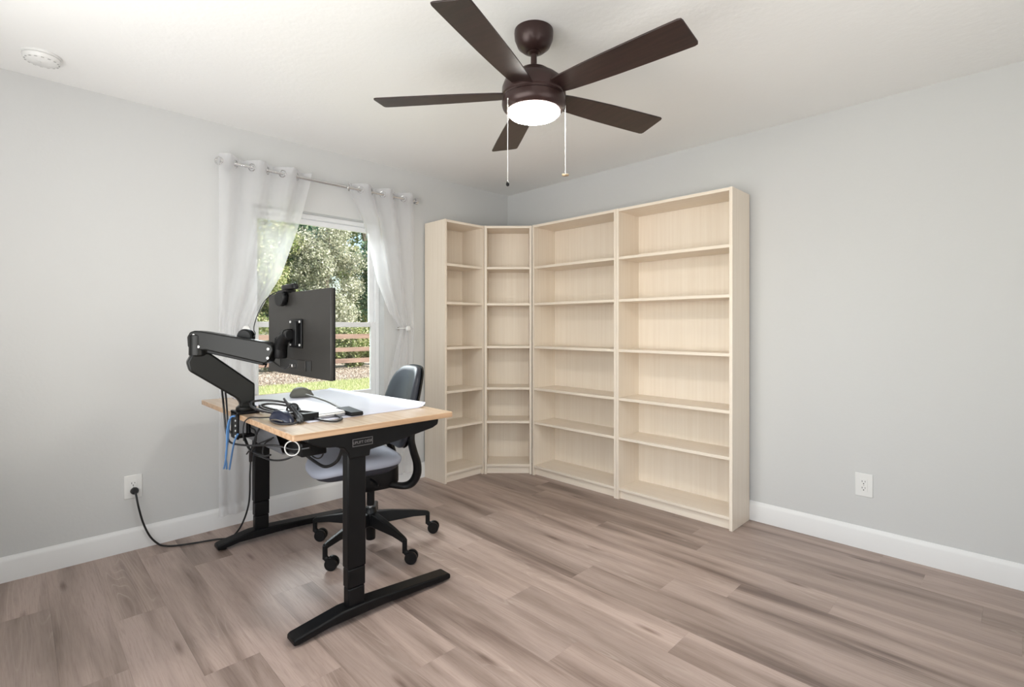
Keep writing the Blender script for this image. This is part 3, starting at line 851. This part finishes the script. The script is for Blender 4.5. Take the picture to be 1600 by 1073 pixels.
G().tube([(1.275, -2.435, DZ+.008), (1.285, -2.465, DZ+.006), (1.26, -2.495, DZ+.005), (1.21, -2.505, DZ+.005), (1.150, -2.50, DZ+.005)], CR*.8, 8, 6).build('cable_loop', 'cable_grey', coil)
tag(G().tube([(1.11, -2.485, DZ+.012), (1.045, -2.515, DZ+.006), (1.01, -2.538, DZ+.005), (.985, -2.552, DZ-.014), (.975, -2.556, DZ-.05), (.97, -2.552, .70)], .0028, 6, 6).build('mouse_cord', 'cable'),
    'thin black cord dropping over rear desk edge from the mouse', 'cable')

# ------------------------------------------------------------------ cables below the desk
def cable(label, pts, r, m='cable', name='hanging_cable', cat='cable', group=None):
    return tag(G().tube(pts, r, 8, 6).build(name, m), label, cat, group)
grp = 'black cables tangled below the rear desk edge'
cable('long black cable sagging from arm elbow under the desk', [(.815, -2.600, .955), (.775, -2.585, .90), (.750, -2.572, .827), (.755, -2.566, .735), (.768, -2.562, .695), (.822, -2.56, .668), (.992, -2.535, .680), (1.15, -2.49, .700), (1.24, -2.44, .690), (1.30, -2.40, .700)], .0045, group=grp)
cable('short black cable dropping straight beside the arm clamp', [(.825, -2.590, .945), (.788, -2.572, .87), (.778, -2.565, .80), (.785, -2.562, .73), (.81, -2.55, .70)], .0040, group=grp)
cable('black cable forming the lowest sag below the tray', [(.790, -2.500, .690), (.800, -2.49, .660), (.852, -2.48, .615), (.987, -2.478, .618), (1.09, -2.470, .622), (1.18, -2.45, .640), (1.22, -2.41, .668)], .0042, group=grp)
cable('black cable running just above the lowest sag', [(.80, -2.505, .694), (.834, -2.50, .656), (.878, -2.495, .632), (1.03, -2.49, .634), (1.10, -2.485, .650)], .0042, group=grp)
cable('black cable hanging in a narrow loop near the clamp', [(.900, -2.500, .738), (.950, -2.50, .735), (.965, -2.50, .715), (.946, -2.498, .670), (.905, -2.50, .632)], .0038, group=grp)
tw = thing('cable_splitter', 'thick black connector end dangling below the desk', 'cable', (.87, -2.49, .60)); tw['group'] = grp
G().tube([(.895, -2.498, .640), (.878, -2.494, .610), (.862, -2.49, .578)], [.008, .0085, .007], 10, 4).build('connector', 'cable', tw)
G().tube([(.905, -2.46, .745), (.900, -2.48, .700), (.895, -2.498, .642)], .004, 8, 5).build('lead', 'cable', tw)
cable('black cable arching across the grey cable tray', [(.80, -2.488, .600), (.866, -2.488, .640), (.958, -2.486, .675), (1.05, -2.484, .704), (1.09, -2.47, .72)], .0035, group=grp)
cable('short black cable crossing the tray beside the white ring', [(1.045, -2.462, .705), (1.00, -2.474, .68), (.985, -2.478, .645), (.99, -2.476, .625)], .0035, group=grp)
cable('thick black cable looping low in front of the chair seat', [(.90, -2.33, .69), (.93, -2.28, .60), (.985, -2.245, .556), (1.073, -2.232, .545), (1.145, -2.215, .575), (1.180, -2.205, .626), (1.190, -2.20, .700), (1.19, -2.198, .73)], .0075, group=None)
cable('thin black cable looping beside the control box', [(1.02, -2.300, .650), (1.06, -2.295, .612), (1.125, -2.292, .604), (1.172, -2.290, .624), (1.186, -2.288, .660), (1.16, -2.286, .69), (1.09, -2.285, .72)], .0035, group=None)
wr = tag(G().torus((1.250, -2.452, .698), .0300, .0026, (.72, -.70, 0), 28, 8).build('white_cable_ring', 'cable_white'), 'white cable coiled in a ring below the near desk corner', 'cable')
bg_ = 'blue network cables hanging from the arm clamp'
tag(wr)
cable('blue cable looped highest over the arm clamp', [(.895, -2.566, .800), (.865, -2.575, .79), (.838, -2.575, .735), (.815, -2.572, .68), (.775, -2.57, .604), (.768, -2.565, .560), (.757, -2.562, .536)], .0040, 'cable_blue', 'blue_cable', group=bg_)
cable('blue cable hanging straight, middle strand of the three', [(.880, -2.585, .785), (.862, -2.588, .736), (.858, -2.588, .682), (.835, -2.584, .619), (.800, -2.58, .570), (.775, -2.578, .545)], .0040, 'cable_blue', 'blue_cable', group=bg_)
cable('blue cable slanting down from below the clamp', [(.915, -2.560, .722), (.88, -2.562, .690), (.850, -2.560, .655), (.812, -2.556, .605), (.765, -2.552, .534)], .0040, 'cable_blue', 'blue_cable', group=bg_)

# ------------------------------------------------------------------ wall sockets and the power cord
def socket(label, centre, rz, plugged=False):
    o = thing('wall_socket', label, 'socket', centre, rz, 'white wall sockets')      # local: faces -y, x to the right
    G().box(-.040, .040, -.006, 0, -.062, .062).build('cover_plate', 'plastic_white', o, local=True, bevel=.0035, seg=3)
    G().box(-.017, .017, -.0085, -.006, -.034, .034).build('receptacle', 'plastic_white', o, local=True, bevel=.0015)
    for zc in (.016, -.018):
        g = G().box(-.0085, -.0060, -.0088, -.0084, zc-.001, zc+.008).box(.0050, .0072, -.0088, -.0084, zc, zc+.0075)
        g.lathe([(.0028, 0), (.0028, .0004)], (-.0006, -.0084, zc-.008), 12, Vector((0, -1, 0)).to_track_quat('Z', 'X').to_matrix())
        g.build('socket_slots', 'hole', o, local=True, smooth=0)
    G().lathe([(.003, 0), (.0024, .001)], (0, -.0086, -.001), 12, Vector((0, -1, 0)).to_track_quat('Z', 'X').to_matrix()).build('screw', 'silver', o, local=True)
    return o
socket('white double wall socket with black plug in its lower outlet', (0, -2.81, .340), PI/2)
socket('white double wall socket, empty, on bare right wall', (2.766, 0, .345), 0)
pc = thing('power_cord', 'black power cord running from wall socket along floor to desk', 'power cord', (.02, -2.81, .32))
G().lathe([(.017, .0), (.019, .004), (.017, .018), (.010, .027)], (.0087, -2.806, .318), 20, Vector((1, 0, 0)).to_track_quat('Z', 'X').to_matrix()).build('plug', 'cable', pc)
G().tube([(.030, -2.806, .318), (.045, -2.803, .300), (.060, -2.795, .24), (.062, -2.775, .15), (.058, -2.745, .07), (.060, -2.708, .018), (.085, -2.680, .0065), (.12, -2.640, .006), (.150, -2.57, .006), (.185, -2.46, .006), (.225, -2.40, .010),
          (.275, -2.37, .06), (.300, -2.345, .13), (.312, -2.330, .20), (.318, -2.325, .27), (.320, -2.325, .36), (.320, -2.325, .50), (.40, -2.40, .66), (.48, -2.42, .685)], .0048, 8, 6).build('cord', 'cable', pc)

# ------------------------------------------------------------------ task chair
CA = math.radians(-101)
chair = thing('task_chair', 'black office chair with pale seat tucked behind the desk', 'office chair', (.833, -1.864, 0), CA)
CL = dict(parent=chair, local=True)
G().lathe([(.028, .100), (.040, .105), (.042, .165), (.030, .185), (.027, .205)], n=28).build('base_hub', 'black_plastic', chair, local=True)
G().lathe([(.024, .028), (.026, .034), (.026, .12)], n=24).build('cylinder_housing', 'black_plastic', chair, local=True)
G().lathe([(.014, .19), (.014, .33)], n=20).build('gas_cylinder', 'chrome', chair, local=True)
G().lathe([(.019, .215), (.021, .225), (.021, .345)], n=24).build('cylinder_sleeve', 'black_plastic', chair, local=True)
trail = Vector((.7035, .7107, 0))
trail_l = Matrix.Rotation(-CA, 3, 'Z') @ trail
for k in range(5):
    aw = math.radians(217.5+72*k)-CA
    d = Vector((math.cos(aw), math.sin(aw), 0)); s_ = Vector((-d.y, d.x, 0))
    # tapered arched leg
    sec = []
    for r_, zt_, zb_, w_ in ((.030, .178, .112, .030), (.12, .168, .112, .024), (.24, .148, .112, .0175), (.315, .131, .104, .014), (.335, .124, .100, .0125)):
        sec.append([d*r_+s_*w_+Vector((0, 0, zb_)), d*r_-s_*w_+Vector((0, 0, zb_)), d*r_-s_*(w_*.72)+Vector((0, 0, zt_)), d*r_+s_*(w_*.72)+Vector((0, 0, zt_))])
    vs = [p for q in sec for p in q]; fs = [(0, 1, 2, 3), tuple(range(len(vs)-4, len(vs)))]
    for i in range(len(sec)-1):
        for j in range(4): fs.append((i*4+j, i*4+(j+1) % 4, (i+1)*4+(j+1) % 4, (i+1)*4+j))
    G().add(vs, fs).build('base_leg', 'black_plastic', chair, local=True, bevel=.005, seg=3, smooth=50)
    tip = d*.328
    cst = G().cyl(tip+Vector((0, 0, .118)), tip+Vector((0, 0, .052)), .0125, 16)
    cst.tube([tip+Vector((0, 0, .062)), tip+trail_l*.010+Vector((0, 0, .050)), tip+trail_l*.030+Vector((0, 0, .036))], [.013, .014, .012], 10, 4)
    c0 = tip+trail_l*.034+Vector((0, 0, .0315)); axl = Vector((-trail_l.y, trail_l.x, 0))
    co = cst.build('caster', 'black_plastic', chair, local=True)
    for sg in (-1, 1):
        m3 = (axl*sg).to_track_quat('Z', 'X').to_matrix()
        w = G().lathe([(.022, .006), (.0300, .0065), (.0315, .009), (.0315, .021), (.029, .025), (.010, .026)], c0, 28, m3).build('wheel', 'black_plastic', chair, local=True)
        w.parent = co
# mechanism
def seatz(x, y):   # waterfall front
    f_ = max(0, (x-.02)/.25)
    return -.030*f_**2.2*1.4 + .012*(abs(y)/.23)**2 - .006*math.exp(-((x+.05)**2+y*y)/.02)
G().pad(.470, .440, [(.030, .455), (.006, .462), (0, .474), (0, .486), (.006, .500), (.022, .512), (.055, .518)], 3.2, 56).map(lambda x, y, z: (x*(1.0)+.092, y, z+seatz(x, y)-.004)).build('seat', 'seat_fabric', chair, local=True, smooth=60)
M['seat_side'] = mat('seat_side', (.030, .032, .045), .6)
G().pad(.455, .425, [(.09, .418), (.045, .424), (.018, .440), (.010, .458)], 3.2, 56).map(lambda x, y, z: (x*1.0+.089, y, z+seatz(x, y)*.9-.004)).build('seat_shell', 'seat_side', chair, local=True, smooth=60)
G().pad(.27, .20, [(.035, .308), (.010, .318), (0, .345), (0, .400), (.0, .428)], 3.5, 40).map(lambda x, y, z: (x-.01, y, z)).build('tilt_mechanism', 'black_plastic', chair, local=True, smooth=50)
# backrest: local y across, z up, leaning back
def back_map(off, wtop=.80):
    def fn(y, z, t):
        # y across, z up (0 centre), t thickness forward
        zz = z+.752
        w = 1-(1-wtop)*max(0, (z+.05)/.27)
        lean = -.147-.24*(zz-.55)-.05*max(0, zz-.75)
        curve = .10*(y*y)/.05*.35
        return (lean+curve+t+off, y*w, zz)
    return fn
G().pad(.440, .445, [(.016, -.012), (.004, -.008), (0, .0), (0, .014), (.008, .024), (.030, .030)], 3.6, 64).map(back_map(0)).build('backrest', 'back_leather', chair, local=True, smooth=60)
G().pad(.448, .452, [(.050, -.030), (.018, -.028), (.003, -.022), (0, -.014)], 3.6, 64).map(back_map(0)).build('back_shell', 'black_plastic', chair, local=True, smooth=60)
for sg in (-1, 1):
    pts = [(-.172, .196*sg, .680), (-.154, .200*sg, .60), (-.168, .200*sg, .53), (-.192, .192*sg, .46), (-.198, .175*sg, .395), (-.180, .150*sg, .345), (-.145, .118*sg, .326), (-.08, .085*sg, .335)]
    G().tube(pts, [.8, 1, 1.05, 1.1, 1.15, 1.1, 1, .9], 12, 6, flat=(.026, .019, (0, 1, 0))).build('back_support', 'black_plastic', chair, local=True)
# seat height lever
G().tube([(.03, .09, .385), (.03, .19, .385), (.04, .225, .383)], .006, 8, 4).build('height_lever', 'black_plastic', chair, local=True)

# ------------------------------------------------------------------ curtains and rod
RZ, RX = 2.165, .080
rod = thing('curtain_rod', 'brushed silver curtain rod mounted above the window', 'curtain rod', (RX, -1.73, RZ))
G().cyl((RX, -2.385, RZ), (RX, -1.075, RZ), .0095, 20).build('rod', 'chrome', rod)
G().cyl((RX, -2.05, RZ), (RX, -1.45, RZ), .0115, 20).build('rod_sleeve', 'chrome', rod)
for y, s_ in ((-2.385, -1), (-1.075, 1)):
    G().lathe([(.010, 0), (.022, .003), (.024, .010), (.024, .024), (.018, .030), (.0, .031)], (RX, y, RZ), 24, Vector((0, s_, 0)).to_track_quat('Z', 'X').to_matrix()).build('finial', 'chrome', rod)
for y in (-2.355, -1.105):
    G().cyl((.001, y, RZ-.02), (.006, y, RZ-.02), .018, 20).cyl((.006, y, RZ-.02), (RX-.006, y, RZ-.014), .006, 12).torus((RX, y, RZ), .0135, .004, (0, 1, 0), 18, 8).build('bracket', 'chrome', rod)

def curtain(label, mirrored, inner_pts, outer, ztop=2.208, zbot=.09, waves=3, zt=1.185):
    """sheer panel hung from grommets; the inner hem sweeps to the holdback"""
    r = thing('sheer_curtain', label, 'curtain', (RX, (outer+inner_pts[0][1])/2, RZ), group='sheer curtain panels at the window')
    zs = [p[0] for p in inner_pts]; ys = [p[1] for p in inner_pts]
    nz_, nu = 110, 120
    vs = []; fs = []
    zz = list(np.linspace(ztop, zbot, nz_+1))
    for z in zz:
        yi = float(np.interp(z, zs[::-1], ys[::-1]))
        span = yi-outer
        for i in range(nu+1):
            u = i/nu
            # cloth bunches toward the outer part low down, evenly spread at the rod
            y = outer+span*u
            topw = min(1, max(0, (ztop-z)/.9))
            amp = .038*(1-.62*topw)
            sp = abs(span)
            amp = amp*min(1, .35+sp/.45)
            ph = 2*PI*waves*u
            ph2 = ph + .5*topw*math.sin(3*u+z*1.3)
            x = RX+amp*math.sin(ph2)
            # hem fans loosely near the tieback
            x += .006*math.exp(-((z-zt)/.12)**2)*math.cos(ph*2)
            x = max(x, .020)
            vs.append((x, y, z))
    for j in range(nz_):
        for i in range(nu):
            fs.append((j*(nu+1)+i, j*(nu+1)+i+1, (j+1)*(nu+1)+i+1, (j+1)*(nu+1)+i))
    G().add(vs, fs).build('panel', 'sheer', r, smooth=180)
    # hem band doubled along the header
    hb = [(x+.0008, y, z) for x, y, z in vs[:3*(nu+1)]]
    fs2 = [(j*(nu+1)+i, j*(nu+1)+i+1, (j+1)*(nu+1)+i+1, (j+1)*(nu+1)+i) for j in range(2) for i in range(nu)]
    G().add(hb, fs2).build('header_band', 'sheer', r, smooth=180)
    yi = ys[0]
    for k in range(waves*2):
        u = (k)/(waves*2)+.001 if not mirrored else (k+1)/(waves*2)-.001
        y = outer+(float(np.interp(RZ, zs[::-1], ys[::-1]))-outer)*u
        sl = (1 if k % 2 == 0 else -1)
        if mirrored: sl = -sl
        G().torus((RX, y, RZ), .0215, .0042, (.6, -sl*.8*(1 if (yi > outer) else -1), 0), 22, 8).build('grommet', 'chrome', r)
    return r
curtain('sheer white curtain panel left of window, behind the monitor', False,
        [(2.21, -1.872), (2.124, -1.885), (1.884, -1.944), (1.523, -2.064), (1.41, -2.130), (1.28, -2.200), (1.185, -2.235), (1.05, -2.215), (.60, -2.190), (.09, -2.175)], -2.420)
curtain('sheer white curtain panel right of window, gathered above the chair', True,
        [(2.21, -1.620), (2.155, -1.613), (1.947, -1.503), (1.525, -1.390), (1.30, -1.290), (1.185, -1.205), (1.10, -1.225), (.95, -1.265), (.73, -1.310), (.09, -1.370)], -1.085)
for y, lab in ((-2.287, 'small pale knobbed curtain holdback left of the window'), (-1.165, 'small pale knobbed curtain holdback right of the window')):
    h = thing('curtain_holdback', lab, 'holdback', (.0, y, 1.185), group='curtain holdbacks beside the window')
    G().lathe([(.014, 0), (.014, .005)], (.001, y, 1.185), 20, Vector((1, 0, 0)).to_track_quat('Z', 'X').to_matrix()).build('wall_plate', 'chrome', h)
    G().cyl((.006, y, 1.185), (.120, y, 1.185), .0045, 12).build('stem', 'chrome', h)
    G().lathe([(.008, 0), (.020, .006), (.022, .014), (.016, .022), (.0, .024)], (.120, y, 1.185), 10, Vector((1, 0, 0)).to_track_quat('Z', 'X').to_matrix()).build('knob', 'plastic_white', h, smooth=0)
    if y > -2:
        G().tube([(.050, y-.05, 1.183), (.090, y-.055, 1.185), (.122, y-.03, 1.187), (.118, y+.03, 1.186), (.09, y+.055, 1.184)], .003, 8, 6).build('tie_band', 'plastic_white', h)

# ------------------------------------------------------------------ ceiling fan
FXc, FYc = 1.958, -1.752
fan = thing('ceiling_fan', 'dark bronze ceiling fan with five blades and lit lamp', 'ceiling fan', (FXc, FYc, H))
fc = (FXc, FYc, 0)
G().lathe([(.079, H), (.080, H-.010), (.078, H-.035), (.066, H-.064), (.044, H-.082), (.028, H-.087), (.028, H-.080)], fc, 40).build('canopy', 'fan_bronze', fan)
G().lathe([(.0, H-.076), (.024, H-.080), (.026, H-.088), (.018, H-.096), (.0, H-.098)], fc, 28).build('hanger_ball', 'fan_bronze', fan)
G().lathe([(.0125, H-.09), (.0125, 2.240)], fc, 20).build('downrod', 'fan_bronze', fan)
G().lathe([(.018, 2.249), (.060, 2.246), (.071, 2.238), (.075, 2.227), (.100, 2.218), (.121, 2.200), (.130, 2.176), (.131, 2.144), (.1265, 2.139), (.1265, 2.131)], fc, 48).build('motor_housing', 'fan_bronze', fan)
G().lathe([(.1255, 2.131), (.130, 2.127), (.131, 2.108), (.127, 2.094), (.114, 2.080), (.108, 2.078)], fc, 48).build('lamp_housing', 'fan_bronze', fan)
G().lathe([(.1075, 2.084), (.1075, 2.073), (.098, 2.064), (.075, 2.056), (.04, 2.051), (.0, 2.050)], fc, 40).build('lamp_lens', 'lens', fan)
BZ = 2.150
for k in range(5):
    a = math.radians(45.3-42.56+72*k)
    u = Vector((math.cos(a), math.sin(a), 0)); v_ = Vector((-math.sin(a), math.cos(a), 0))
    prof = []
    # outline of blade (r, half width)
    outl = [(.105, .040), (.16, .050), (.25, .057), (.36, .063), (.50, .067), (.60, .069), (.645, .0695), (.656, .066), (.660, .056)]
    poly = [(r_, w_) for r_, w_ in outl]+[(.646 if False else r_-.006*(1-w_/.069), -w_) for r_, w_ in outl[::-1]]
    n = len(poly); vs = []
    for dz in (-.003, .003):
        for r_, w_ in poly:
            zoff = -w_*.18
            vs.append(Vector(fc)+u*r_+v_*w_+Vector((0, 0, BZ+zoff+dz)))
    fs = [tuple(range(n))[::-1], tuple(range(n, 2*n))]+[(i, (i+1) % n, n+(i+1) % n, n+i) for i in range(n)]
    b = G().add(vs, fs).build('blade', 'blade', fan, bevel=.0015, smooth=30)
for dx, dy, l0, l1, kind in ((-.022, -.128, 2.100, 1.765, 0), (.098, .084, 2.100, 1.818, 1)):
    x, y = FXc+dx, FYc+dy
    ch = G().cyl((x, y, l1), (x, y, l0), .0011, 6).cyl((x, y, l0), (x-dx*.16, y-dy*.16, l0+.002), .004, 8).build('pull_chain', 'cable_white', fan)
    if kind == 0:
        G().lathe([(.0, 0), (.006, .004), (.007, .010), (.003, .020), (.0, .022)], (x, y, l1-.012), 12).build('chain_fob', 'black_metal', fan)
    else:
        G().lathe([(.0, -.005), (.013, -.004), (.015, 0), (.013, .004), (.0, .005)], (x, y, l1), 20, Vector((.3, -.3, 1)).to_track_quat('Z', 'X').to_matrix()).build('chain_fob', 'brass', fan)

# ------------------------------------------------------------------ smoke detector
sm_ = thing('smoke_detector', 'round white smoke detector on the ceiling at far left', 'smoke detector', (.29, -3.178, H))
G().lathe([(.068, H), (.070, H-.006), (.069, H-.010)], (.29, -3.178, 0), 40).build('base_ring', 'plastic_white', sm_)
G().lathe([(.064, H-.0102), (.066, H-.014), (.062, H-.026), (.050, H-.034), (.0, H-.036)], (.29, -3.178, 0), 40).build('cover', 'plastic_white', sm_)
g = G()
for k in range(16):
    a = 2*PI*k/16
    m3 = Matrix.Rotation(a, 3, 'Z'); g.obox(Vector((.29, -3.178, H-.0305))+m3 @ Vector((.0565, 0, 0)), (.008, .010, .0012), m3)
M['slot'] = mat('slot_shadow', (.45, .45, .44), .6)
for q in range(16): G().add(g.v[q*8:q*8+8], [(0, 2, 3, 1), (4, 5, 7, 6), (0, 1, 5, 4), (1, 3, 7, 5), (3, 2, 6, 7), (2, 0, 4, 6)]).build('vent_slot', 'slot', sm_, smooth=0)
G().lathe([(.009, H-.0360), (.009, H-.039), (.007, H-.040)], (.30, -3.19, 0), 16).build('test_button', 'plastic_white', sm_)
